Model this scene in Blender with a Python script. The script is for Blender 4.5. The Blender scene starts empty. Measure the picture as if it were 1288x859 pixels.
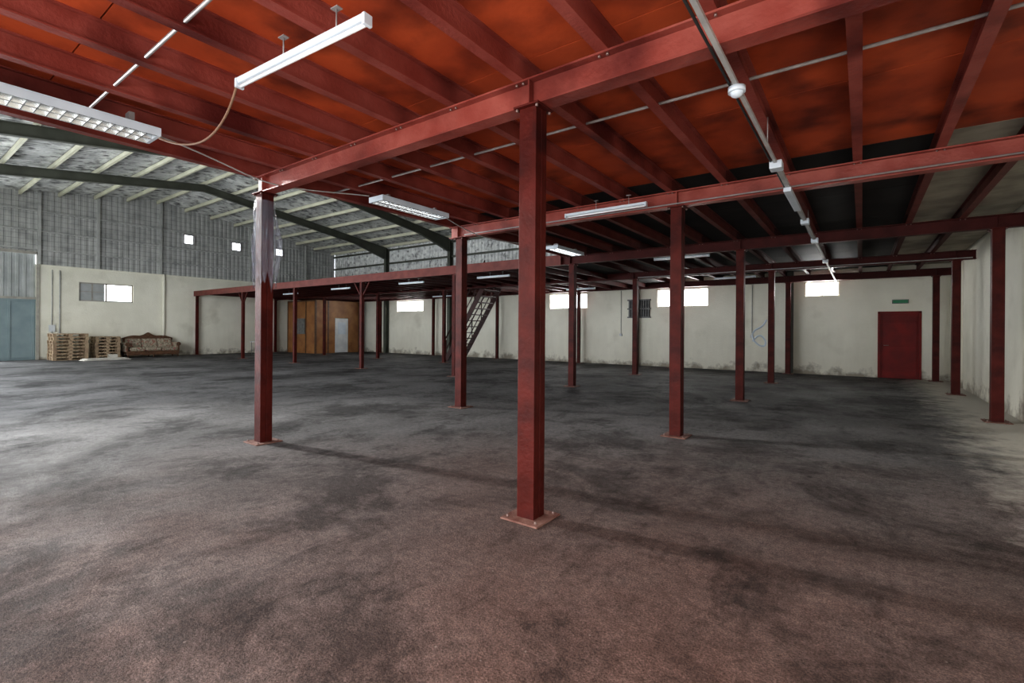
import bpy, bmesh, math, random
from mathutils import Matrix, Vector, noise as mnoise
random.seed(7)
S=bpy.context.scene
# ------------------------------------------------------------ materials
def mat(name,c1,c2=None,scale=4.0,rough=0.6,metal=0.0,bump=0.0,bscale=40.0,detail=6.0,lo=0.35,hi=0.65,c3=None,s3=1.0,lo3=.55,hi3=.75,coat=0,spec=.5):
    m=bpy.data.materials.new(name); m.use_nodes=True
    nt=m.node_tree; N=nt.nodes; L=nt.links
    b=N['Principled BSDF']; b.inputs['Roughness'].default_value=rough; b.inputs['Metallic'].default_value=metal
    b.inputs['Specular IOR Level'].default_value=spec
    b.inputs['Base Color'].default_value=(*c1,1)
    tc=N.new('ShaderNodeTexCoord')
    out=None
    if c2:
        n=N.new('ShaderNodeTexNoise'); n.inputs['Scale'].default_value=scale; n.inputs['Detail'].default_value=detail
        L.new(tc.outputs['Object'],n.inputs['Vector'])
        r=N.new('ShaderNodeValToRGB'); r.color_ramp.elements[0].position=lo; r.color_ramp.elements[1].position=hi
        r.color_ramp.elements[0].color=(*c1,1); r.color_ramp.elements[1].color=(*c2,1)
        L.new(n.outputs['Fac'],r.inputs['Fac']); out=r.outputs['Color']
        if c3:
            n3=N.new('ShaderNodeTexNoise'); n3.inputs['Scale'].default_value=s3; n3.inputs['Detail'].default_value=8
            L.new(tc.outputs['Object'],n3.inputs['Vector'])
            r3=N.new('ShaderNodeMapRange'); r3.inputs['From Min'].default_value=lo3; r3.inputs['From Max'].default_value=hi3
            L.new(n3.outputs['Fac'],r3.inputs['Value'])
            mx=N.new('ShaderNodeMix'); mx.data_type='RGBA'
            L.new(r3.outputs['Result'],mx.inputs['Factor']); L.new(out,mx.inputs['A']); mx.inputs['B'].default_value=(*c3,1)
            out=mx.outputs['Result']
        L.new(out,b.inputs['Base Color'])
    if bump>0:
        n2=N.new('ShaderNodeTexNoise'); n2.inputs['Scale'].default_value=bscale; n2.inputs['Detail'].default_value=5
        L.new(tc.outputs['Object'],n2.inputs['Vector'])
        bp=N.new('ShaderNodeBump'); bp.inputs['Strength'].default_value=bump; bp.inputs['Distance'].default_value=.02
        L.new(n2.outputs['Fac'],bp.inputs['Height']); L.new(bp.outputs['Normal'],b.inputs['Normal'])
    return m
M={}
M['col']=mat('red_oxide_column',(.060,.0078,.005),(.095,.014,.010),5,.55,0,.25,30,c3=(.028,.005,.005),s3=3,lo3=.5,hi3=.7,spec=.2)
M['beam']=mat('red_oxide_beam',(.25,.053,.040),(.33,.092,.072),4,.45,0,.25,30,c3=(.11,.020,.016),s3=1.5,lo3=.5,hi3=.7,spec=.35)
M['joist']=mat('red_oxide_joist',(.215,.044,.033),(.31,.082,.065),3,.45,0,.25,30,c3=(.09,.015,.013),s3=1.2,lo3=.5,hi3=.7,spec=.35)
M['fbeam']=mat('shaded_oxide_beam',(.05,.008,.007),(.075,.013,.011),4,.55,0,.2,30,spec=.2)  # darker copy for far steel, shade under the platform painted in
M['mbeam']=mat('edge_midshade_oxide_beam',(.12,.028,.022),(.17,.043,.034),4,.5,0,.2,30,spec=.25)  # in-between tone for back edge and middle joists, shade painted in
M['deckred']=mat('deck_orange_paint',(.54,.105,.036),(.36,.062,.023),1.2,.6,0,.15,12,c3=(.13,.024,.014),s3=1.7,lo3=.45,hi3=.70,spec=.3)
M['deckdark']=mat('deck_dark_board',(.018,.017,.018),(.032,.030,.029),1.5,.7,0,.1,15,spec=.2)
M['deckbeige']=mat('deck_bare_board',(.42,.38,.31),(.26,.235,.19),2.5,.7,0,.1,15)
M['plate']=mat('rusty_base_plate',(.14,.055,.04),(.26,.15,.12),9,.7,0,.4,60)
M['bolt']=mat('bolt_steel',(.3,.22,.2),None,rough=.5,metal=.6)
M['green']=mat('portal_green_paint',(.070,.074,.058),(.10,.105,.084),2,.5)
M['purlin']=mat('purlin_pale_paint',(.68,.67,.52),(.55,.54,.42),1.5,.5)
M['foil']=mat('roof_foil_sheet',(.78,.79,.77),(.50,.51,.50),1.3,.45,.05,.8,9,c3=(.17,.17,.17),s3=3.2,lo3=.48,hi3=.66)
M['clad']=mat('wall_cladding_sheet',(.52,.525,.51),(.43,.435,.425),2.2,.5,.05,.3,8,c3=(.30,.30,.295),s3=2,lo3=.52,hi3=.75)
M['cladb']=mat('wall_cladding_bright',(.85,.86,.84),(.55,.56,.56),3.5,.45,.0,.8,8,c3=(.25,.25,.25),s3=5,lo3=.55,hi3=.7)
M['gatesheet']=mat('gate_ribbed_sheet',(.48,.50,.50),(.38,.40,.40),2.5,.5,.05,.2,8)
M['strap']=mat('mesh_strap',(.24,.24,.24),None,rough=.5)
M['white']=mat('white_enamel',(.72,.74,.75),(.6,.62,.64),3,.4)
M['lamp']=mat('lamp_enamel',(.66,.73,.80),(.56,.63,.70),3,.35)
M['mirror']=mat('louver_aluminium',(.75,.78,.80),None,rough=.25,metal=.8)
M['tube']=mat('tube_glass',(.88,.9,.92),None,rough=.2)
M['galv']=mat('galvanised_pipe',(.36,.34,.34),(.26,.24,.24),8,.55,.2)
M['pvc']=mat('pvc_conduit',(.50,.50,.49),(.38,.38,.38),6,.5)
M['door']=mat('red_door_paint',(.22,.012,.010),(.14,.010,.010),2.5,.5,spec=.3)
M['bluedoor']=mat('pale_blue_paint',(.27,.34,.36),(.22,.29,.31),2,.5)
M['wood']=mat('pallet_wood',(.42,.32,.21),(.30,.21,.14),5,.8,0,.3,30)
M['ply']=mat('varnished_plywood',(.36,.17,.06),(.24,.10,.035),2,.5)
M['carve']=mat('carved_dark_wood',(.09,.045,.025),(.15,.08,.045),12,.45)
M['fabric']=mat('floral_fabric',(.46,.41,.32),(.18,.14,.10),14,.9,detail=3,c3=(.32,.15,.12),s3=9,lo3=.55,hi3=.62)
M['black']=mat('dark_rubber',(.02,.02,.02),None,rough=.6)
M['brown']=mat('brown_cable',(.24,.14,.09),None,rough=.6)
M['frame']=mat('window_frame_paint',(.45,.43,.38),(.35,.33,.3),6,.5)
M['stairs']=mat('stair_dark_steel',(.035,.014,.013),(.06,.02,.018),4,.5,spec=.3)
M['sign']=mat('exit_sign_green',(.01,.22,.09),None,rough=.4)
M['grille']=mat('grille_grey',(.12,.12,.12),(.2,.2,.19),8,.5)
M['card']=mat('pale_board',(.62,.6,.54),(.5,.47,.42),5,.7)

def wallmat(name,c1,c2,grime):
    m=mat(name,c1,c2,1.1,.85,0,.35,18,c3=(c2[0]*.75,c2[1]*.74,c2[2]*.70),s3=.9,lo3=.58,hi3=.85)
    nt=m.node_tree;N=nt.nodes;L=nt.links;b=N['Principled BSDF']
    src=b.inputs['Base Color'].links[0].from_socket
    tc=N.new('ShaderNodeTexCoord'); sp=N.new('ShaderNodeSeparateXYZ'); L.new(tc.outputs['Object'],sp.inputs[0])
    def grimelayer(src,scale,vscale,f0,f1,amt,col):
        n=N.new('ShaderNodeTexNoise'); n.inputs['Scale'].default_value=scale; n.inputs['Detail'].default_value=9; n.inputs['Roughness'].default_value=.65
        mp=N.new('ShaderNodeMapping'); mp.inputs['Scale'].default_value=(1,1,vscale); L.new(tc.outputs['Object'],mp.inputs['Vector']); L.new(mp.outputs['Vector'],n.inputs['Vector'])
        ma=N.new('ShaderNodeMath'); ma.operation='MULTIPLY_ADD'; ma.inputs[1].default_value=-1.6
        L.new(n.outputs['Fac'],ma.inputs[0]); L.new(sp.outputs['Z'],ma.inputs[2])
        mr=N.new('ShaderNodeMapRange'); mr.inputs['From Min'].default_value=f0; mr.inputs['From Max'].default_value=f1
        mr.inputs['To Min'].default_value=amt; mr.inputs['To Max'].default_value=0
        L.new(ma.outputs[0],mr.inputs['Value'])
        mx=N.new('ShaderNodeMix'); mx.data_type='RGBA'; L.new(mr.outputs['Result'],mx.inputs['Factor'])
        L.new(src,mx.inputs['A']); mx.inputs['B'].default_value=(*col,1); return mx.outputs['Result']
    o=grimelayer(src,2.6,1,-.86,-.55,.9,grime)
    o=grimelayer(o,3.5,.15,-.6,.8,.32,(.44,.40,.33))
    L.new(o,b.inputs['Base Color'])
    return m
M['plaster']=wallmat('cream_plaster',(.89,.87,.76),(.82,.80,.69),(.20,.17,.13))

def floormat():
    m=bpy.data.materials.new('rough_concrete_floor'); m.use_nodes=True
    nt=m.node_tree;N=nt.nodes;L=nt.links;b=N['Principled BSDF']
    tc=N.new('ShaderNodeTexCoord')
    def nz(s,d=8,r=.6,dist=0,vec=None):
        n=N.new('ShaderNodeTexNoise'); n.inputs['Scale'].default_value=s; n.inputs['Detail'].default_value=d; n.inputs['Roughness'].default_value=r
        n.inputs['Distortion'].default_value=dist
        L.new(vec or tc.outputs['Object'],n.inputs['Vector']); return n.outputs['Fac']
    def ramp(f,a,b_,ca,cb):
        r=N.new('ShaderNodeValToRGB'); e=r.color_ramp.elements; e[0].position=a;e[1].position=b_;e[0].color=(*ca,1);e[1].color=(*cb,1)
        L.new(f,r.inputs['Fac']); return r.outputs['Color']
    def mix(f,a,b_,mode='MIX'):
        x=N.new('ShaderNodeMix'); x.data_type='RGBA'; x.blend_type=mode
        if isinstance(f,float): x.inputs['Factor'].default_value=f
        else: L.new(f,x.inputs['Factor'])
        L.new(a,x.inputs['A']); L.new(b_,x.inputs['B']); return x.outputs['Result']
    base=ramp(nz(.55),.38,.66,(.112,.109,.109),(.205,.202,.203))
    bounce_tint=ramp(nz(2.2),.3,.7,(.125,.071,.057),(.190,.119,.099))  # red bounce from the ceiling painted into the floor colour near the camera
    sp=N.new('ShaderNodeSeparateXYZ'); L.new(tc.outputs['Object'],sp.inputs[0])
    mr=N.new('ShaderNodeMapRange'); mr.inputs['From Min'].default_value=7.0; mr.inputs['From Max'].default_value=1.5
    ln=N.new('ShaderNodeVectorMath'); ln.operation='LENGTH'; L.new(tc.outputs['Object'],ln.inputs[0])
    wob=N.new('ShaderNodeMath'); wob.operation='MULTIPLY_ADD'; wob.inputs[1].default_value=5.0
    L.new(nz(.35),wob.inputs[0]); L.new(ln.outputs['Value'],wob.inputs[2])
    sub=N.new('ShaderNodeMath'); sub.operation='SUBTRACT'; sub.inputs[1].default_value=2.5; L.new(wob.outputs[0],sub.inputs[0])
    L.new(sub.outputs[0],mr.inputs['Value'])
    c=mix(mr.outputs['Result'],base,bounce_tint)
    stain=ramp(nz(.62,12,.74,.3),.49,.585,(1,1,1),(.36,.355,.355))
    c=mix(.88,c,stain,'MULTIPLY')
    mp=N.new('ShaderNodeMapping'); mp.inputs['Scale'].default_value=(1.0,.45,1); mp.inputs['Rotation'].default_value=(0,0,.5); L.new(tc.outputs['Object'],mp.inputs['Vector'])
    st2=ramp(nz(2.0,12,.80,.2,mp.outputs['Vector']),.53,.62,(1,1,1),(.42,.41,.41)); c=mix(.8,c,st2,'MULTIPLY')
    # small sharp dark spots and scabs
    st4=ramp(nz(5.5,12,.8,.2),.58,.64,(1,1,1),(.40,.39,.39)); c=mix(.75,c,st4,'MULTIPLY')
    st3=ramp(nz(2.6,12,.78,.2),.58,.70,(1,1,1),(1.45,1.42,1.38)); c=mix(.6,c,st3,'MULTIPLY')
    sp2=ramp(nz(95,3,.8),.38,.62,(.50,.50,.50),(1.45,1.45,1.45)); c=mix(.9,c,sp2,'MULTIPLY')
    sp3=ramp(nz(17,12,.85),.40,.60,(.62,.62,.62),(1.28,1.28,1.28)); c=mix(.9,c,sp3,'MULTIPLY')
    vo=N.new('ShaderNodeTexVoronoi'); vo.inputs['Scale'].default_value=7; L.new(tc.outputs['Object'],vo.inputs['Vector'])
    ch=N.new('ShaderNodeMapRange'); ch.inputs['From Min'].default_value=.05; ch.inputs['From Max'].default_value=.03; ch.inputs['To Max'].default_value=.55; L.new(vo.outputs['Distance'],ch.inputs['Value'])
    x=N.new('ShaderNodeMix'); x.data_type='RGBA'; L.new(ch.outputs['Result'],x.inputs['Factor']); L.new(c,x.inputs['A']); x.inputs['B'].default_value=(.34,.28,.25,1); c=x.outputs['Result']
    dr=N.new('ShaderNodeMath'); dr.operation='MULTIPLY_ADD'; dr.inputs[1].default_value=2.2; L.new(nz(2.4,10,.75),dr.inputs[0]); L.new(sp.outputs['X'],dr.inputs[2])
    m2=N.new('ShaderNodeMapRange'); m2.inputs['From Min'].default_value=2.0; m2.inputs['From Max'].default_value=2.7; m2.inputs['To Max'].default_value=.9; L.new(dr.outputs[0],m2.inputs['Value'])
    x=N.new('ShaderNodeMix'); x.data_type='RGBA'; L.new(m2.outputs['Result'],x.inputs['Factor']); L.new(c,x.inputs['A']); x.inputs['B'].default_value=(.62,.60,.54,1); c=x.outputs['Result']
    L.new(c,b.inputs['Base Color'])
    rr=N.new('ShaderNodeMapRange'); L.new(nz(1.3),rr.inputs['Value']); rr.inputs['From Min'].default_value=.35; rr.inputs['From Max'].default_value=.65
    rr.inputs['To Min'].default_value=.6; rr.inputs['To Max'].default_value=.9; L.new(rr.outputs['Result'],b.inputs['Roughness'])
    b.inputs['Specular IOR Level'].default_value=.2
    bp=N.new('ShaderNodeBump'); bp.inputs['Strength'].default_value=.7; bp.inputs['Distance'].default_value=.02
    ad=N.new('ShaderNodeMath'); ad.operation='ADD'; L.new(nz(60,4,.8),ad.inputs[0]); L.new(nz(5,10,.7),ad.inputs[1])
    L.new(ad.outputs[0],bp.inputs['Height']); L.new(bp.outputs['Normal'],b.inputs['Normal'])
    return m
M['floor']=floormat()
pl=bpy.data.materials.new('clear_plastic_film'); pl.use_nodes=True
pb=pl.node_tree.nodes['Principled BSDF']; pb.inputs['Base Color'].default_value=(.28,.30,.37,1); pb.inputs['Alpha'].default_value=.35; pb.inputs['Roughness'].default_value=.15
M['plastic']=pl

# ------------------------------------------------------------ builder
class B:
    def __init__(s,name): s.name=name; s.bm=bmesh.new(); s.mats=[]
    def mi(s,m):
        if m not in s.mats: s.mats.append(m)
        return s.mats.index(m)
    def hexa(s,pts,m):
        vs=[s.bm.verts.new(p) for p in pts]; k=s.mi(m)
        for f in ((0,3,2,1),(4,5,6,7),(0,1,5,4),(1,2,6,5),(2,3,7,6),(3,0,4,7)):
            fc=s.bm.faces.new([vs[i] for i in f]); fc.material_index=k
    def box(s,x0,x1,y0,y1,z0,z1,m):
        s.hexa([(x0,y0,z0),(x1,y0,z0),(x1,y1,z0),(x0,y1,z0),(x0,y0,z1),(x1,y0,z1),(x1,y1,z1),(x0,y1,z1)],m)
    def bar(s,a,b,w,h,m,up=(0,0,1)):
        a=Vector(a);b=Vector(b);d=(b-a).normalized();u=Vector(up)
        if abs(d.dot(u))>.99:u=Vector((1,0,0))
        r=d.cross(u).normalized();u=r.cross(d)
        P=[]
        for p in (a,b):
            for sx,sz in ((-1,-1),(1,-1),(1,1),(-1,1)): P.append(p+r*sx*w/2+u*sz*h/2)
        vs=[s.bm.verts.new(p) for p in P];k=s.mi(m)
        for f in ((0,1,2,3),(7,6,5,4),(0,4,5,1),(1,5,6,2),(2,6,7,3),(3,7,4,0)):
            s.bm.faces.new([vs[i] for i in f]).material_index=k
    def cyl(s,a,b,r,m,n=12,r2=None,smooth=True):
        a=Vector(a);b=Vector(b);d=(b-a).normalized();u=Vector((0,0,1))
        if abs(d.dot(u))>.99:u=Vector((1,0,0))
        x=d.cross(u).normalized();y=d.cross(x);k=s.mi(m);r2=r if r2 is None else r2
        A=[s.bm.verts.new(a+(x*math.cos(t)+y*math.sin(t))*r) for t in [2*math.pi*i/n for i in range(n)]]
        C=[s.bm.verts.new(b+(x*math.cos(t)+y*math.sin(t))*r2) for t in [2*math.pi*i/n for i in range(n)]]
        for i in range(n):
            f=s.bm.faces.new((A[i],A[(i+1)%n],C[(i+1)%n],C[i])); f.material_index=k; f.smooth=smooth
        s.bm.faces.new(A[::-1]).material_index=k; s.bm.faces.new(C).material_index=k
    def prism(s,poly,axis,a0,a1,m,smooth=False):
        def P(p,a):
            if axis=='x': return (a,p[0],p[1])
            if axis=='y': return (p[0],a,p[1])
            return (p[0],p[1],a)
        A=[s.bm.verts.new(P(p,a0)) for p in poly]; C=[s.bm.verts.new(P(p,a1)) for p in poly]; k=s.mi(m); n=len(poly)
        for i in range(n):
            f=s.bm.faces.new((A[i],A[(i+1)%n],C[(i+1)%n],C[i])); f.material_index=k; f.smooth=smooth
        s.bm.faces.new(A[::-1]).material_index=k; s.bm.faces.new(C).material_index=k
    def ibeam(s,axis,a0,a1,c,z0,h,w,t,m):
        def bx(u0,u1,z_0,z_1):
            if axis=='x': s.box(a0,a1,u0,u1,z_0,z_1,m)
            else: s.box(u0,u1,a0,a1,z_0,z_1,m)
        bx(c-w/2,c+w/2,z0,z0+t); bx(c-w/2,c+w/2,z0+h-t,z0+h); bx(c-t*.5,c+t*.5,z0+t,z0+h-t)
    def sphere(s,c,r,m,sx=1,sy=1,sz=1):
        g=bmesh.ops.create_uvsphere(s.bm,u_segments=20,v_segments=12,radius=r)
        k=s.mi(m)
        for v in g['verts']: v.co=Vector((v.co.x*sx+c[0],v.co.y*sy+c[1],v.co.z*sz+c[2]))
        for f in set(f for v in g['verts'] for f in v.link_faces): f.material_index=k; f.smooth=True
    def done(s,parent=None,bevel=0,loc=None):
        bmesh.ops.recalc_face_normals(s.bm,faces=s.bm.faces)
        me=bpy.data.meshes.new(s.name); 
        if loc:
            for v in s.bm.verts: v.co-=Vector(loc)
        s.bm.to_mesh(me); s.bm.free()
        for m in s.mats: me.materials.append(m)
        o=bpy.data.objects.new(s.name,me); S.collection.objects.link(o)
        if loc: o.location=loc
        if bevel:
            md=o.modifiers.new('bevel','BEVEL'); md.width=bevel; md.segments=2; md.limit_method='ANGLE'
        if parent: o.parent=parent
        return o
def empty(name):
    e=bpy.data.objects.new(name,None); S.collection.objects.link(e); e.empty_display_size=.2; return e
def curve(name,pts,r,m,parent=None,smooth=True):
    cu=bpy.data.curves.new(name,'CURVE'); cu.dimensions='3D'; cu.bevel_depth=r; cu.bevel_resolution=3
    sp=cu.splines.new('NURBS' if smooth else 'POLY'); sp.points.add(len(pts)-1)
    for i,p in enumerate(pts): sp.points[i].co=(*p,1)
    if smooth: sp.use_endpoint_u=True; sp.order_u=4
    cu.materials.append(m); o=bpy.data.objects.new(name,cu); S.collection.objects.link(o)
    if parent:o.parent=parent
    return o
def grid_cells(u0,u1,v0,v1,holes):
    us=sorted(set([u0,u1]+[h[0] for h in holes]+[h[1] for h in holes])); vs=sorted(set([v0,v1]+[h[2] for h in holes]+[h[3] for h in holes]))
    us=[u for u in us if u0<=u<=u1]; vs=[v for v in vs if v0<=v<=v1]
    for a,b in zip(us,us[1:]):
        run=None
        for c,d in zip(vs,vs[1:]):
            cu,cv=(a+b)/2,(c+d)/2
            if any(h[0]<cu<h[1] and h[2]<cv<h[3] for h in holes):
                if run: yield a,b,run[0],run[1]; run=None
            else: run=(run[0],d) if run else (c,d)
        if run: yield a,b,run[0],run[1]

# ------------------------------------------------------------ layout numbers
XL,XR=-28.6,2.1; YF,YB=-1.1,19.1; YR=9.0
CAPZ=3.10; BH=.21; JB=CAPZ+BH; JH=.18; DZ=JB+JH
BDZ=CAPZ+.22
zr=lambda y:7.78-.135*abs(y-YR)
ROWS=[3.05,6.6,10.8,15.0,18.72]
MX=-6.2
WZ=4.1
# ------------------------------------------------------------ floor
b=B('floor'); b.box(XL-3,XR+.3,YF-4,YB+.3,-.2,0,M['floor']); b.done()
# ------------------------------------------------------------ walls
backwins=[(-22.3,-20.1,2.45,3.05),(-11.7,-9.8,2.4,3.05),(-6.65,-4.72,2.38,3.05),(-1.55,-.62,2.62,3.08)]
bdoor=(.40,1.46,0,2.08)
b=B('wall_back')
for a,c,d,e in grid_cells(XL-.3,XR+.3,0,WZ+.2,backwins+[bdoor]): b.box(a,c,YB,YB+.25,d,e,M['plaster'])
def ribsheet_x(b,x0,x1,y,z0,z1,m,p=.22,d=.035):
    k=b.mi(m); x=x0; pts=[]
    while x<x1:
        pts+=[(x,y),(x+p*.3,y),(x+p*.42,y-d),(x+p*.88,y-d)]; x+=p
    pts.append((x1,y)); vs=[(b.bm.verts.new((q[0],q[1],z0)),b.bm.verts.new((q[0],q[1],z1))) for q in pts]
    for u,v in zip(vs,vs[1:]): b.bm.faces.new((u[0],v[0],v[1],u[1])).material_index=k
ribsheet_x(b,XL,XR,YB+.02,WZ+.2,zr(YB)+.1,M['cladb'])
for z in (4.45,5.3,6.1): b.box(XL,XR,YB-.1,YB-.03,z,z+.1,M['green'])
b.box(XL,XR,YB-.03,YB,WZ+.14,WZ+.2,M['plaster'])
b.done()
gwin=(6.1,8.1,2.6,3.45); gate=(-.6,4.7,0,4.55)
b=B('wall_left')
for a,c,d,e in grid_cells(YF-.3,YB+.25,0,WZ,[gwin,gate]): b.box(XL-.25,XL,a,c,d,e,M['plaster'])
k=b.mi(M['clad']); p=.22; y=YF
vents=[(10.25,10.7,5.82,6.25),(12.6,13.05,5.8,6.2),(15.1,15.5,5.82,6.2)]
y=YF; pts=[]
while y<YB:
    pts+=[(y,0),(y+p*.3,0),(y+p*.42,.018),(y+p*.88,.018)]; y+=p
for (ya,da),(yb,db) in zip(pts,pts[1:]):
    ym=(ya+yb)/2
    z0=4.55 if ym<4.7 else WZ
    zs=[(z0,None)]
    for v in vents:
        if v[0]<ym<v[1]: zs=[(z0,v[2]),(v[3],None)]
    for q0,q1 in zs:
        t0=q1 if q1 else zr(ya)+.1; t1=q1 if q1 else zr(yb)+.1
        X=XL-.03
        f=b.bm.faces.new([b.bm.verts.new(c) for c in ((X+da,ya,q0),(X+db,yb,q0),(X+db,yb,t1),(X+da,ya,t0))]); f.material_index=k
for v in vents:
    b.box(XL,XL+.05,v[0]-.05,v[1]+.05,v[2]-.05,v[2],M['galv']); b.box(XL,XL+.05,v[0]-.05,v[1]+.05,v[3],v[3]+.05,M['galv'])
    b.box(XL,XL+.05,v[0]-.05,v[0],v[2],v[3],M['galv']); b.box(XL,XL+.05,v[1],v[1]+.05,v[2],v[3],M['galv'])
    ym=(v[0]+v[1])/2; b.box(XL,XL+.03,ym-.01,ym+.01,v[2],v[3],M['grille']); zm=(v[2]+v[3])/2; b.box(XL,XL+.03,v[0],v[1],zm-.01,zm+.01,M['grille'])
for yy in (4.78,6.75,9.2,13.6,17.0): b.box(XL,XL+.12,yy-.05,yy+.05,WZ,zr(yy)-.05,M['clad'])
for z in (4.7,5.5,6.35): b.box(XL+.01,XL+.09,YF,YB-.2,z,z+.05,M['clad'])
z=WZ+.15
while z<7.4:
    yy0=YR-(zr(YR)-z)/.135 if z>6.4 else YF; yy1=YR+(zr(YR)-z)/.135 if z>6.4 else YB-.2
    ss=[(max(yy0,YF),min(yy1,YB-.2))]
    for v in vents:
        if v[2]-.03<z<v[3]+.03:
            ns=[]
            for a,c in ss:
                if a<v[0]<c: ns+=[(a,v[0]),(v[1],c)]
                else: ns.append((a,c))
            ss=ns
    for a,c in ss:
        if z<4.6: a=max(a,4.75)
        b.box(XL+.0,XL+.005,a,c,z,z+.014,M['strap'])
    z+=.22
b.box(XL,XL+.04,4.7,YB,WZ-.06,WZ,M['plaster'])
b.done()
b=B('wall_right'); b.box(XR,XR+.25,YF-.3,YB+.25,0,zr(YB)+.1,M['plaster'])
for yy in (8.7,12.9,17.0): b.box(XR-.05,XR,yy-.15,yy+.15,0,DZ-.02,M['plaster'])
b.prism([(YF-.3,6.4),(YB+.25,6.4),(YR,zr(YR)+.1)],'x',XR,XR+.25,M['plaster'])
b.done()
fholes=[(-22,-9,0,4.6),(-4.2,1.4,0,2.9)]  # unseen openings added for the fill lamps behind this wall
b=B('wall_front')
for a,c,d,e in grid_cells(XL-.3,XR+.3,0,zr(YF)+.1,fholes): b.box(a,c,YF-.25,YF,d,e,M['plaster'])
b.done()
# roof
b=B('ceiling'); k=b.mi(M['foil']); p=.25; x=XL-.1; pts=[]
while x<XR+.2:
    pts+=[(x,0),(x+p*.35,0),(x+p*.45,-.03),(x+p*.9,-.03)]; x+=p
vs=[[b.bm.verts.new((q[0],yy,zr(yy)+q[1]+.05)) for yy in (YF-.3,YR,YB+.3)] for q in pts]
for u,v in zip(vs,vs[1:]):
    for i in (0,1): b.bm.faces.new((u[i],v[i],v[i+1],u[i+1])).material_index=k
b.done()
e=empty('roof_purlins')
ys=[YF+.4+i*1.22 for i in range(17)]
for i,y in enumerate(ys):
    if y>YB: continue
    b=B('purlin_%d'%i); z=zr(y)
    b.box(XL,XR,y-.035,y+.035,z-.03,z-.015,M['purlin']); b.box(XL,XR,y-.035,y-.025,z-.16,z-.02,M['purlin']); b.box(XL,XR,y-.035,y+.035,z-.17,z-.155,M['purlin'])
    b.done(e)
for x in (-23.1,-17.9,-12.7,-7.5,-2.0):
    b=B('portal_frame')
    for ya,yb in ((YB-.15,YR),(YF+.15,YR)):
        s=1 if ya<yb else -1
        yh=ya+s*2.2
        for (y0,y1,d0,d1) in ((ya,yh,.72,.36),(yh,yb,.36,.30)):
            t0,t1=zr(y0)-.17,zr(y1)-.17
            w=.08
            b.hexa([(x-w,y0,t0-.015),(x+w,y0,t0-.015),(x+w,y1,t1-.015),(x-w,y1,t1-.015),(x-w,y0,t0),(x+w,y0,t0),(x+w,y1,t1),(x-w,y1,t1)],M['green'])
            b.hexa([(x-w,y0,t0-d0),(x+w,y0,t0-d0),(x+w,y1,t1-d1),(x-w,y1,t1-d1),(x-w,y0,t0-d0+.015),(x+w,y0,t0-d0+.015),(x+w,y1,t1-d1+.015),(x-w,y1,t1-d1+.015)],M['green'])
            b.hexa([(x-.006,y0,t0-d0),(x+.006,y0,t0-d0),(x+.006,y1,t1-d1),(x-.006,y1,t1-d1),(x-.006,y0,t0),(x+.006,y0,t0),(x+.006,y1,t1),(x-.006,y1,t1)],M['green'])
        yc=ya
        top=zr(ya)-.2
        b.box(x-.09,x+.09,yc-.13,yc-.115,0,top,M['green']); b.box(x-.09,x+.09,yc+.115,yc+.13,0,top,M['green']); b.box(x-.006,x+.006,yc-.115,yc+.115,0,top,M['green'])
    b.done()
# ------------------------------------------------------------ windows
def window_y(name,h,y,bars=2):
    e=empty(name); x0,x1,z0,z1=h; b=B('frame'); t=.03; F=M['frame']
    b.box(x0,x1,y,y+.06,z0,z0+t,F); b.box(x0,x1,y,y+.06,z1-t,z1,F); b.box(x0,x0+t,y,y+.06,z0+t,z1-t,F); b.box(x1-t,x1,y,y+.06,z0+t,z1-t,F)
    for i in range(1,bars+1):
        xc=x0+(x1-x0)*i/(bars+1); b.box(xc-.015,xc+.015,y+.01,y+.05,z0+t,z1-t,F)
    b.done(e)
    b=B('sill'); b.box(x0-.05,x1+.05,y-.14,y-.06,z0-.04,z0,M['plaster']); b.done(e)
    return e
for i,h in enumerate(backwins): window_y('window_%d'%(i+1),h,YB+.1,(3,2,2,1)[i])
e=empty('window_5'); y0,y1,z0,z1=gwin; b=B('frame'); X=XL-.12; F=M['frame']
b.box(X,X+.07,y0,y1,z0,z0+.05,F); b.box(X,X+.07,y0,y1,z1-.05,z1,F)
for yy in (y0+.02,y0+.98,y1-.02): b.box(X,X+.07,yy-.03,yy+.03,z0,z1,F)
b.box(X+.01,X+.05,y0,y1,(z0+z1)/2,(z0+z1)/2+.03,F)
b.box(X+.01,X+.03,y0+.04,y0+.92,z0+.05,z1-.05,M['gatesheet'])
b.box(X+.03,X+.05,y0+.45,y0+.50,z0+.05,z1-.05,F)
b.done(e)
# ------------------------------------------------------------ doors
def reddoor():
    e=empty('door_1'); x0,x1,_,z1=bdoor; b=B('door_frame'); R=M['door']
    b.box(x0,x0+.06,YB-.02,YB+.12,0,z1,R); b.box(x1-.06,x1,YB-.02,YB+.12,0,z1,R); b.box(x0,x1,YB-.02,YB+.12,z1-.06,z1,R); b.done(e)
    b=B('door_leaf'); b.box(x0+.06,x1-.06,YB+.03,YB+.08,.0,z1-.06,R)
    for z in (.25,1.0,1.75): b.box(x0+.1,x1-.1,YB+.015,YB+.03,z-.03,z+.03,R)
    b.box(x0+.1,x0+.13,YB+.015,YB+.03,.1,1.9,R); b.box(x1-.13,x1-.1,YB+.015,YB+.03,.1,1.9,R); b.done(e,.004)
    b=B('door_handle'); b.cyl((x0+.16,YB+.03,1.02),(x0+.16,YB-.04,1.02),.012,M['bolt']); b.cyl((x0+.16,YB-.04,1.02),(x0+.28,YB-.04,1.02),.011,M['bolt']); b.done(e)
reddoor()
e=empty('exit_sign'); b=B('sign_case'); b.box(.75,1.15,YB-.09,YB,2.32,2.44,M['grille']); b.done(e,.006)
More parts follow.
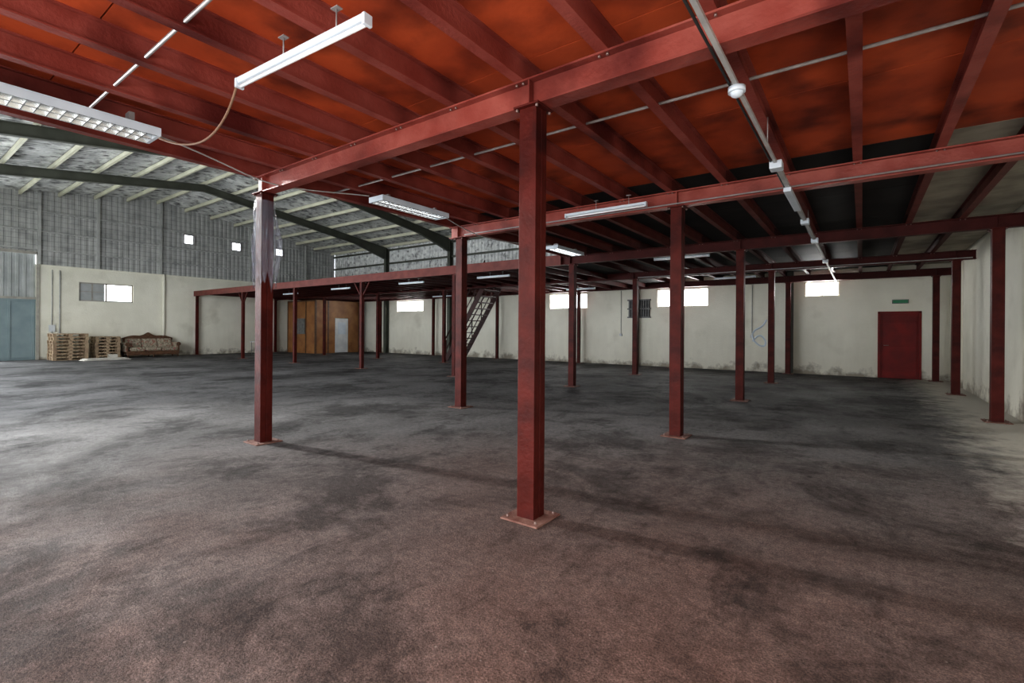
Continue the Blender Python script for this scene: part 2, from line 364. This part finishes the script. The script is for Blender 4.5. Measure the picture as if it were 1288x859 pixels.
b=B('sign_face'); b.box(.77,1.13,YB-.095,YB-.088,2.335,2.425,M['sign']); b.done(e)
e=empty('door_2'); b=B('gate_leaf'); y0,y1,_,z1=gate; y0=3.1
b.box(XL-.12,XL-.06,y0,y1,.0,2.6,M['bluedoor'])
for yy in (y0+.05,3.9,y1-.08): b.box(XL-.06,XL-.02,yy-.04,yy+.04,.03,2.6,M['bluedoor'])
for z in (.08,1.3,2.5): b.box(XL-.06,XL-.025,y0,y1,z,z+.08,M['bluedoor'])
b.done(e)
b=B('gate_upper_sheet'); k=b.mi(M['gatesheet']); yy=y0; pts=[]
while yy<y1-.2: pts+=[(yy,0),(yy+.1,0),(yy+.12,.04),(yy+.2,.04)]; yy+=.22
pts.append((y1,0)); vs=[[b.bm.verts.new((XL-.1+q[1],q[0],z)) for z in (2.6,4.55)] for q in pts]
for u,v in zip(vs,vs[1:]): b.bm.faces.new((u[0],v[0],v[1],u[1])).material_index=k
b.box(XL-.1,XL-.02,y0,y1,2.58,2.68,M['frame']); b.box(XL,XL+.06,y1,y1+.1,0,4.6,M['frame']); b.box(XL,XL+.06,-.6,y1+.1,4.5,4.62,M['frame']); b.done(e)

# ------------------------------------------------------------ columns
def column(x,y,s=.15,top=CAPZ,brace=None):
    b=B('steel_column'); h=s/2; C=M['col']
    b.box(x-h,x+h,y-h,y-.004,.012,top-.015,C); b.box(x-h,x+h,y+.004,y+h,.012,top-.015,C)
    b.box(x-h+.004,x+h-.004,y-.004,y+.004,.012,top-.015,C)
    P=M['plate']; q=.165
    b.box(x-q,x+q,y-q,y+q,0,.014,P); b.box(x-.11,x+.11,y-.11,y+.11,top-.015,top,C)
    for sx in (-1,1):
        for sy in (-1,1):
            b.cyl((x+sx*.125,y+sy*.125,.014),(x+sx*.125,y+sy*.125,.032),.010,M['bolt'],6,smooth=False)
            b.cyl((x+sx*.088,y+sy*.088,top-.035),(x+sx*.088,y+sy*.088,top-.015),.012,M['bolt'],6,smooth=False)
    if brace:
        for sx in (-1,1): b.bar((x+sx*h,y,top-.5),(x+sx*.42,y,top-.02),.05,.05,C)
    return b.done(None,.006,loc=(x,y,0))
GX=[-10.0,-14.5,-18.9,-23.35]
for j,y in enumerate(ROWS):
    column(-2.03,y)
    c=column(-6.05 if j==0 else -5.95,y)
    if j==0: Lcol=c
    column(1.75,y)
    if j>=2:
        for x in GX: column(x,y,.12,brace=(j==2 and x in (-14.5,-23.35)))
        column(-28.4,y,.12)
# ------------------------------------------------------------ mezzanine
e=empty('mezzanine_platform')
hole=(-14.9,-12.3,15.2,16.7)
for j,y in enumerate(ROWS):
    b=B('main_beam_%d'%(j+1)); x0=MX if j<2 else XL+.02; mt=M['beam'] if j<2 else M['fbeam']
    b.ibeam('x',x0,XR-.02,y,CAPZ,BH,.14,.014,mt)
    for xc in (-2.03,-6.0,1.75): 
        for sy in (-1,1): b.box(xc-.006,xc+.006,y+sy*.037-.03,y+sy*.037+.03,CAPZ+.014,CAPZ+BH-.014,mt)
    b.done(e)
b=B('main_beam_7'); b.ibeam('x',MX,XR-.02,-.7,CAPZ,BH,.14,.014,M['beam']); b.done(e)
jx=[-.05+.69*k for k in range(-8,3)]+[MX+.05]
for i,x in enumerate(jx):
    b=B('joist_%d'%i)
    b.ibeam('y',YF+.02,ROWS[1],x,JB,JH,.085,.011,M['joist']); b.ibeam('y',ROWS[1],ROWS[2],x,JB,JH,.085,.011,M['mbeam']); b.ibeam('y',ROWS[2],YB-.02,x,JB,JH,.085,.011,M['fbeam'])  # same joist in three tones, painted shade deepens towards the back
    for y in ROWS:
        for sx in (-.03,.03): b.cyl((x+sx,y-.05,JB-.016),(x+sx,y-.05,JB-.03),.01,M['bolt'],6)
    b.done(e)
i=0;x=MX-.75
while x>XL+.2:
    b=B('back_joist_%d'%i)
    segs=[(ROWS[2]+.01,hole[2]),(hole[3],YB-.02)] if hole[0]<x<hole[1] else [(ROWS[2]+.01,YB-.02)]
    for y0,y1 in segs:
        b.box(x-.04,x+.04,y0,y1,CAPZ+.05,CAPZ+.062,M['fbeam']); b.box(x-.005,x+.005,y0,y1,CAPZ+.062,CAPZ+BH,M['fbeam'])
    b.done(e); i+=1; x-=.75
b=B('edge_channel'); 
b.box(XL+.02,MX-.05,ROWS[2]-.10,ROWS[2]-.085,CAPZ,BDZ+.03,M['mbeam']); b.box(XL+.02,MX-.05,ROWS[2]-.10,ROWS[2]-.05,CAPZ-.012,CAPZ,M['mbeam'])
b.box(MX-.01,MX+.0,YF+.02,ROWS[2],JB,DZ+.04,M['beam']); b.box(MX-.01,MX,ROWS[2],YB-.02,JB,DZ+.04,M['fbeam']); b.done(e)
b=B('deck_panels'); g=.005
xs=[MX-.01]+sorted(jx)[1:]+[XR-.02]
for a,c in zip(xs,xs[1:]):
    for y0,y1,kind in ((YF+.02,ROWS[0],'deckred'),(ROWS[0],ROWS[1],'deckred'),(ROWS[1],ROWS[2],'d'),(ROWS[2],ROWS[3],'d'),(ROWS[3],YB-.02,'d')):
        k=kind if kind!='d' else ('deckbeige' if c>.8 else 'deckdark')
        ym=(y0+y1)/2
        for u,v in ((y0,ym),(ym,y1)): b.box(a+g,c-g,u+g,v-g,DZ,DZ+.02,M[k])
for a,c,d,f in grid_cells(XL+.02,MX-.02,ROWS[2]-.08,YB-.02,[hole]): b.box(a,c,d,f,BDZ-.01,BDZ+.01,M['deckdark'])
for a,c,d,f in grid_cells(MX-.01,XR-.02,YF+.02,YB-.02,[]): b.box(a,c,d,f,DZ+.0205,DZ+.035,M['deckdark'])
b.done(e)
b=B('bracing_pipes')
for y in (1.25,4.08): b.cyl((MX+.05,y,JB+.06),(XR-.03,y,JB+.06),.013,M['galv'])
b.done(e)
# ------------------------------------------------------------ light fixtures
def tube_fixture(x0,x1,y,z,ang=0,hang=.13):
    e=empty('tube_light_fixture'); L=x1-x0; cx=(x0+x1)/2
    b=B('batten_body'); b.prism([(-.028,.0),(-.018,-.034),(.018,-.034),(.028,0)],'x',-L/2,L/2,M['lamp']); b.done(e,.003)
    b=B('end_caps')
    for s in (-1,1): b.box(s*L/2-.012,s*L/2+.012,-.03,.03,-.062,.003,M['lamp']); 
    b.done(e,.004)
    b=B('fluorescent_tube'); b.cyl((-L/2+.01,0,-.05),(L/2-.01,0,-.05),.013,M['tube'],16); b.done(e)
    b=B('hanger_rods')
    for s in (-.1,.3): b.cyl((L*s,0,0),(L*s,0,hang),.005,M['galv'],8); b.box(L*s-.03,L*s+.03,-.02,.02,hang-.006,hang,M['galv'])
    b.done(e)
    e.location=(cx,y,z); e.rotation_euler=(0,0,ang)
def louver_fixture(x,y0,y1,hang=.06):
    e=empty('louver_light_fixture'); L=y1-y0; W=.15; H=.075
    b=B('housing'); m=M['lamp']
    b.box(-W,W,-L/2,L/2,H-.01,H,m)
    b.box(-W,-W+.008,-L/2,L/2,0,H-.01,m); b.box(W-.008,W,-L/2,L/2,0,H-.01,m)
    b.box(-W+.008,W-.008,-L/2,-L/2+.03,0,H-.01,m); b.box(-W+.008,W-.008,L/2-.03,L/2,0,H-.01,m); b.done(e,.003)
    b=B('louver_blades'); n=16
    for i in range(1,n):
        yy=-L/2+.03+(L-.06)*i/n; b.prism([(yy-.004,0),(yy+.004,0),(yy+.009,.035),(yy-.009,.035)],'x',-W+.01,W-.01,M['mirror'])
    b.prism([(-.008,0),(.008,0),(.018,.04),(-.018,.04)],'y',-L/2+.03,L/2-.03,M['mirror'])
    for s in (-1,1): b.prism([(s*(W-.01),0),(s*(W-.02),0),(s*(W-.035),.045),(s*(W-.01),.045)],'y',-L/2+.03,L/2-.03,M['mirror'])
    b.done(e)
    b=B('tubes')
    for s in (-.07,.07): b.cyl((s,-L/2+.04,.052),(s,L/2-.04,.052),.013,M['tube'],12)
    b.done(e)
    b=B('mount_brackets')
    for s in (-.35,.35): b.box(-.05,.05,L*s-.02,L*s+.02,H,H+hang,M['galv'])
    b.done(e)
    e.location=(x,(y0+y1)/2,JB-H-hang)
tube_fixture(-3.56,-2.24,1.65,3.17,.06)
tube_fixture(-3.62,-2.38,6.35,3.17)
tube_fixture(-4.05,-2.8,11.4,3.17)
for x,y in ((-9.6,11.4),(-13.2,11.4),(-17.4,11.5),(-22.0,12.0),(-9.4,16.6),(-17,16.8)): tube_fixture(x,x+1.2,y,3.05,0,.10)
tube_fixture(-3.9,-2.7,16.6,3.17)
louver_fixture(-5.24,.38,1.64,.105); louver_fixture(-5.42,4.25,5.55); louver_fixture(-5.42,8.9,10.1); 
# cables
curve('hanging_cable',[(-3.56,1.6,3.16),(-3.75,1.65,3.06),(-4.1,1.69,2.94),(-4.5,1.70,2.94),(-4.9,1.67,3.03),(-5.1,1.65,3.11),(-5.22,1.63,3.16)],.009,M['brown'])
curve('ceiling_cable',[(-5.2,1.63,3.17),(-5.5,2.3,3.20),(-5.6,2.8,3.02),(-5.65,3.6,3.2),(-5.5,4.2,3.25)],.008,M['pvc'])
curve('fixture_cable',[(-5.42,5.5,3.25),(-5.5,6.2,3.10),(-5.5,7.0,3.04),(-5.5,8.0,3.16),(-5.42,8.9,3.25)],.008,M['pvc'])
curve('edge_cable',[(-6.22,-.9,3.36),(-6.22,1.5,3.30),(-6.22,3.0,3.36),(-6.22,5.5,3.30),(-6.22,8,3.36),(-6.22,10.6,3.34)],.009,M['pvc'])
e=empty('electrical_conduit'); cx=-.69; cz=CAPZ-.03
b=B('trunking'); b.box(cx-.014,cx+.014,YF+.02,5.3,cz-.010,cz+.014,M['pvc']); b.cyl((cx-.04,YF+.02,cz+.01),(cx-.04,12,cz+.01),.009,M['black'],8)
b.box(cx-.022,cx+.022,5.3,10.1,cz-.018,cz+.018,M['pvc']); b.box(cx-.02,cx+.02,10.1,18.9,cz-.015,cz+.018,M['pvc']); b.done(e)
b=B('junction_boxes'); 
for y in (5.35,8.3,10.1,13.2): b.box(cx-.055,cx+.055,y-.07,y+.07,cz-.06,cz+.02,M['lamp'])
b.box(cx-.04,cx+.04,6.2,7.3,cz-.07,cz-.02,M['lamp'])
b.box(cx-.06,cx+.06,1.9,2.05,cz-.05,cz+.02,M['lamp']); b.done(e,.008)
b=B('hangers')
for y in (1.0,4.8,8.8,13.0,17.0): b.cyl((cx,y,cz),(cx,y,JB+.02),.005,M['galv'],6)
b.done(e)
b=B('ceiling_sensor'); c=(cx,3.5,cz-.045); b.sphere(c,.042,M['lamp'],1,1,.8); b.cyl((c[0],c[1],c[2]),(c[0],c[1],cz-.01),.055,M['lamp'],20); b.done()
e=empty('beam_conduit'); b=B('pipe'); b.cyl((-5.8,ROWS[1]-.09,CAPZ+.03),(XR-.1,ROWS[1]-.09,CAPZ+.03),.01,M['galv'],8); b.cyl((-5.8,14.8,CAPZ+.02),(XR-.1,14.8,CAPZ+.02),.012,M['pvc'],8)
b.done(e)
# ------------------------------------------------------------ wall services
e=empty('wall_conduit'); b=B('pipes')
for x,z0,z1 in ((-8.2,1.3,3.1),(-3.2,1.3,3.1),(-12.6,0.2,3.1),(-16.5,1.3,3.1)):
    b.cyl((x,YB-.02,z0),(x,YB-.02,z1),.013,M['pvc'],8); b.box(x-.05,x+.05,YB-.05,YB,z0-.1,z0,M['white'])
b.done(e)
e=empty('wall_downpipe'); b=B('pipe'); b.cyl((XL+.06,9.35,0),(XL+.06,9.35,4.1),.05,M['plaster'],12)
b.cyl((XL+.04,5.45,.0),(XL+.04,5.45,3.9),.025,M['pvc'],8); b.cyl((XL+.04,5.2,1.0),(XL+.04,5.2,3.9),.018,M['pvc'],8)
b.box(XL,XL+.08,5.1,5.3,1.2,1.5,M['white']); b.done(e)
e=empty('wall_vent_grille'); b=B('grille'); b.box(-7.86,-6.96,YB-.04,YB-.02,1.98,2.68,M['black'])
for i in range(9): x=-7.86+.1*i+.05; b.box(x-.022,x+.022,YB-.07,YB-.04,1.98,2.68,M['grille'])
for z in (1.95,2.3,2.66): b.box(-7.9,-6.92,YB-.08,YB,z,z+.05,M['grille'])
b.done(e)
# ------------------------------------------------------------ staircase
e=empty('steel_staircase'); xa,xb=-14.75,-12.6; ya,yb=15.4,16.5; zt=BDZ
b=B('stringers')
for y in (ya,yb): b.bar((xa,y,.09),(xb,y,zt-.02),.04,.22,M['stairs'])
b.done(e)
b=B('treads'); n=13
for i in range(1,n):
    t=i/n; x=xa+(xb-xa)*t; z=zt*t; b.box(x-.12,x+.12,ya+.02,yb-.02,z,z+.035,M['stairs'])
b.done(e)
b=B('handrails')
for y in (ya,yb):
    b.cyl((xa-.05,y,1.0),(xb,y,zt+.95),.028,M['stairs']); b.cyl((xa,y,.55),(xb,y,zt+.5),.02,M['stairs'])
    for t in (0,.25,.5,.75,1.0):
        x=xa+(xb-xa)*t; b.cyl((x,y,zt*t+.02),(x,y,zt*t+.97),.022,M['stairs'])
b.done(e)
# ------------------------------------------------------------ plywood cabin
e=empty('plywood_cabin'); x0,x1,y0,y1=-27.9,-25.0,15.5,18.45; h=3.05
b=B('cabin_walls'); P=M['ply']
b.box(x0,x1,y0,y0+.05,0,h,P); b.box(x0,x0+.05,y0,y1,0,h,P)
for a,c,d,f in grid_cells(y0+.05,y1,0,h,[(16.75,17.65,0,2.05)]): b.box(x1-.05,x1,a,c,d,f,P)
for x in (x0+.02,x0+.98,x0+1.95,x1-.02): b.box(x-.03,x+.03,y0-.03,y0,0,h,M['carve'])
for y in (15.52,16.3,18.4): b.box(x1,x1+.03,y-.04,y+.04,0,h,M['carve'])
b.box(x0,x1+.02,y0-.03,y0,h-.08,h,M['carve']); b.done(e)
b=B('cabin_door'); b.box(x1-.04,x1+.01,16.77,17.63,.02,2.03,M['white']); b.box(x1+.01,x1+.03,16.95,17.45,1.1,1.8,M['lamp']); b.done(e,.005)
b=B('notice_board'); b.box(-27.0,-26.0,y0-.06,y0-.03,1.1,2.0,M['grille']); b.done(e)
# ------------------------------------------------------------ pallets
def pallet_stack(x0,y0,L,W,n):
    e=empty('wooden_pallet_stack')
    for k in range(n):
        b=B('pallet_%d'%(k+1)); z=k*.142; ox=random.uniform(-.02,.02); oy=random.uniform(-.02,.02)
        for i in range(3): b.box(ox+W*i/2-(.1*i/2),ox+W*i/2-(.1*i/2)+.1,oy,oy+L,z,z+.02,M['wood'])
        for i in range(3):
            for j in range(3):
                xx=ox+(W-.1)*i/2; yy=oy+(L-.12)*j/2; b.box(xx,xx+.1,yy,yy+.12,z+.02,z+.1,M['wood'])
        for i in range(3): xx=ox+(W-.1)*i/2; b.box(xx,xx+.1,oy,oy+L,z+.1,z+.12,M['wood'])
        for j in range(8): yy=oy+(L-.1)*j/7; b.box(ox,ox+W,yy,yy+.1,z+.12,z+.14,M['wood'])
        b.done(e)
    e.location=(x0,y0,0)
pallet_stack(-28.2,5.0,1.15,.95,8); pallet_stack(-28.4,6.45,.9,.8,7)
# ------------------------------------------------------------ ornate sofa facing +x
def sofa(x,yc,L):
    e=empty('ornate_sofa'); W=M['carve']; Fb=M['fabric']
    b=B('seat_frame'); b.box(.05,.85,-L/2+.05,L/2-.05,.18,.30,W)
    pts=[(-L/2+.05,.18)]+[(-L/2+.05+(L-.1)*i/24,.14-.04*abs(math.sin(i*math.pi/6))) for i in range(25)]+[(L/2-.05,.18)]
    b.prism(pts,'x',.83,.87,W); b.done(e,.008)
    b=B('carved_legs')
    for yy in (-L/2+.1,0,L/2-.1):
        for xx in (.12,.80): b.cyl((xx,yy,.18),(xx+.03,yy,.05),.05,W,10,.028); b.sphere((xx+.03,yy,.038),.038,W)
    b.done(e)
    b=B('seat_cushions'); n=3; w=(L-.3)/n
    for i in range(n): y0=-L/2+.15+w*i; b.box(.2,.86,y0+.01,y0+w-.01,.30,.47,Fb)
    b.done(e,.05)
    b=B('back_cushions')
    for i in range(n): y0=-L/2+.15+w*i; b.hexa([(.12,y0+.01,.44),(.30,y0+.01,.44),(.30,y0+w-.01,.44),(.12,y0+w-.01,.44),(.04,y0+.01,.88),(.16,y0+.01,.88),(.16,y0+w-.01,.88),(.04,y0+w-.01,.88)],Fb)
    b.done(e,.04)
    b=B('carved_crest'); N=40; top=[];bot=[]
    for i in range(N+1):
        t=i/N; y=-L/2+.08+(L-.16)*t; zc=.86+.12*math.sin(math.pi*t)+.05*abs(math.sin(3*math.pi*t))+.10*math.exp(-((t-.5)/.06)**2)
        top.append((y,zc+.05)); bot.append((y,.80))
    b.prism(bot+top[::-1],'x',.0,.07,W)
    for t in (.17,.5,.83): b.sphere((.07,-L/2+.08+(L-.16)*t,.96 if t!=.5 else 1.05),.06,W,.5,1.3,.8)
    b.box(.0,.06,-L/2+.1,L/2-.1,.2,.82,Fb); b.done(e)
    b=B('scroll_arms')
    for s in (-1,1):
        y=s*(L/2-.07); b.box(.08,.78,y-.06,y+.06,.28,.60,Fb)
        b.cyl((.04,y,.64),(.82,y,.62),.075,Fb,16); b.cyl((.80,y,.62),(.86,y,.62),.095,W,18); b.cyl((.86,y,.62),(.89,y,.62),.04,W,12)
        b.bar((.83,y,.18),(.84,y,.60),.06,.05,W)
    b.done(e,.006)
    e.location=(x,yc,0)
sofa(-28.35,8.62,2.2)
e=empty('board_pile')
for i in range(3):
    b=B('board_%d'%i); b.box(-.25,.25,-.85+.05*i,.8-.08*i,.03*i,.03*i+.028,M['card']); o=b.done(e); 
e.location=(-26.4,6.55,0); e.rotation_euler=(0,0,.12)
b=B('cardboard_box'); b.box(-.12,.12,-.15,.15,0,.22,M['card']); b.box(-.12,.12,-.005,.005,.22,.222,M['wood']); o=b.done(None,.004); o.location=(-26.95,6.9,0)
e=empty('folding_table'); b=B('table_top'); b.box(-.4,.4,-.3,.3,.72,.75,M['white']); b.done(e,.006)
b=B('table_legs')
for s in (-1,1): 
    for t in (-1,1): b.cyl((s*.34,t*.24,0),(s*.34,t*.24,.72),.014,M['grille'],8)
    b.cyl((s*.34,-.24,.3),(s*.34,.24,.3),.010,M['grille'],8)
b.done(e); e.location=(-24.6,12.2,0)
# plastic film wrapped round the column, hanging free at one side
b=B('plastic_sheet'); k=b.mi(M['plastic']); nu,nv=44,44; g=[]
for j in range(nv+1):
    row=[]; v=j/nv; z=2.0+1.0*v
    for i in range(nu+1):
        a=-2.9+4.3*i/nu; side=math.exp(-((a-.55)/.6)**2)*math.exp(-((v-.42)/.30)**2)
        r=.12+.08*side+.03*math.exp(-((v-.45)/.3)**2)*(.4+mnoise.noise(Vector((a*2.2,z*2.5,1))))+.035*mnoise.noise(Vector((a*6,z*5,4)))*(1-.7*v)
        if v>.88: r=.115+.01*mnoise.noise(Vector((a*6,z*5,4)))
        r=max(r,.112)
        row.append(b.bm.verts.new((r*math.cos(a),r*math.sin(a),z+.25*mnoise.noise(Vector((a*3,0,9)))*(1-v))))
    g.append(row)
for j in range(nv):
    for i in range(nu):
        f=b.bm.faces.new((g[j][i],g[j][i+1],g[j+1][i+1],g[j+1][i])); f.material_index=k
b.done(Lcol)
curve('loose_white_cable',[(-2.14,14.88,1.75),(-2.2,14.85,1.55),(-2.42,14.8,1.50),(-2.50,14.78,1.30),(-2.36,14.80,1.05),(-2.14,14.86,.98),(-2.14,14.86,1.25),(-2.34,14.82,1.38),(-2.46,14.8,1.15)],.022,M['lamp'])

# ------------------------------------------------------------ camera
cam=bpy.data.cameras.new('camera'); co=bpy.data.objects.new('camera',cam); S.collection.objects.link(co)
cam.sensor_fit='HORIZONTAL'; cam.sensor_width=36; cam.lens=36*606/1288; cam.shift_y=-14.5/1288; cam.clip_start=.05; cam.clip_end=200
co.matrix_world=Matrix.Translation((0,0,1.42))@Matrix.Rotation(math.radians(36),4,'Z')@Matrix.Rotation(math.radians(90),4,'X')@Matrix.Rotation(.007,4,'Z')
S.camera=co
# ------------------------------------------------------------ light
w=bpy.data.worlds.new('World'); S.world=w; w.use_nodes=True
w.node_tree.nodes['Background'].inputs['Color'].default_value=(.9,.95,1,1); w.node_tree.nodes['Background'].inputs['Strength'].default_value=4.0
def area(name,loc,rot,sx,sy,power,col=(1,1,1)):
    l=bpy.data.lights.new(name,'AREA'); l.shape='RECTANGLE'; l.size=sx; l.size_y=sy; l.energy=power; l.color=col
    o=bpy.data.objects.new(name,l); S.collection.objects.link(o); o.location=loc; o.rotation_euler=[math.radians(a) for a in rot]
area('bay_side_fill',(-15.5,YF-.6,2.4),(90,0,0),12,4.2,620,(.94,.97,1))  # added fill in an unseen opening, brightens left bay, back wall and roof
area('side_gate_daylight',(XL-.4,1.2,2.2),(0,-90,0),4.2,3.6,380,(.90,.95,1))
area('near_fill',(-1.4,YF-.5,1.3),(105,0,0),5.2,2.2,185,(1,.94,.88))  # added fill behind the camera for the near ceiling and floor
area('bay_top_fill',(-10.2,2.2,6.4),(0,0,0),3,3,110,(.97,.98,1))  # added lamp hidden above the mezzanine, the roof has no opening here
# unseen spot lamp added under the roof, aimed below the mezzanine: long column shadows
l=bpy.data.lights.new('shadow_spot','SPOT'); l.energy=8500; l.spot_size=math.radians(44); l.spot_blend=1.0; l.shadow_soft_size=.25; l.color=(1,.98,.95)
o=bpy.data.objects.new('shadow_spot',l); S.collection.objects.link(o); o.location=(-18.5,1.1,5.9)
o.rotation_euler=(Vector((-.5,3.6,0))-Vector((-18.5,1.1,5.9))).to_track_quat('-Z','Y').to_euler()
for h in backwins:
    area('window_daylight',((h[0]+h[1])/2,YB+.4,(h[2]+h[3])/2),(-90,0,0),(h[1]-h[0])+.5,(h[3]-h[2])+.3,140,(1,.98,.95))
area('window_daylight',(XL-.5,7.1,3.0),(0,-90,0),1.2,2.6,30,(1,.86,.62))
S.view_settings.view_transform='Standard'; S.view_settings.look='None'; S.view_settings.exposure=0.12
try: S.view_settings.look='Medium High Contrast'
except Exception as ex: print('LOOK',ex)
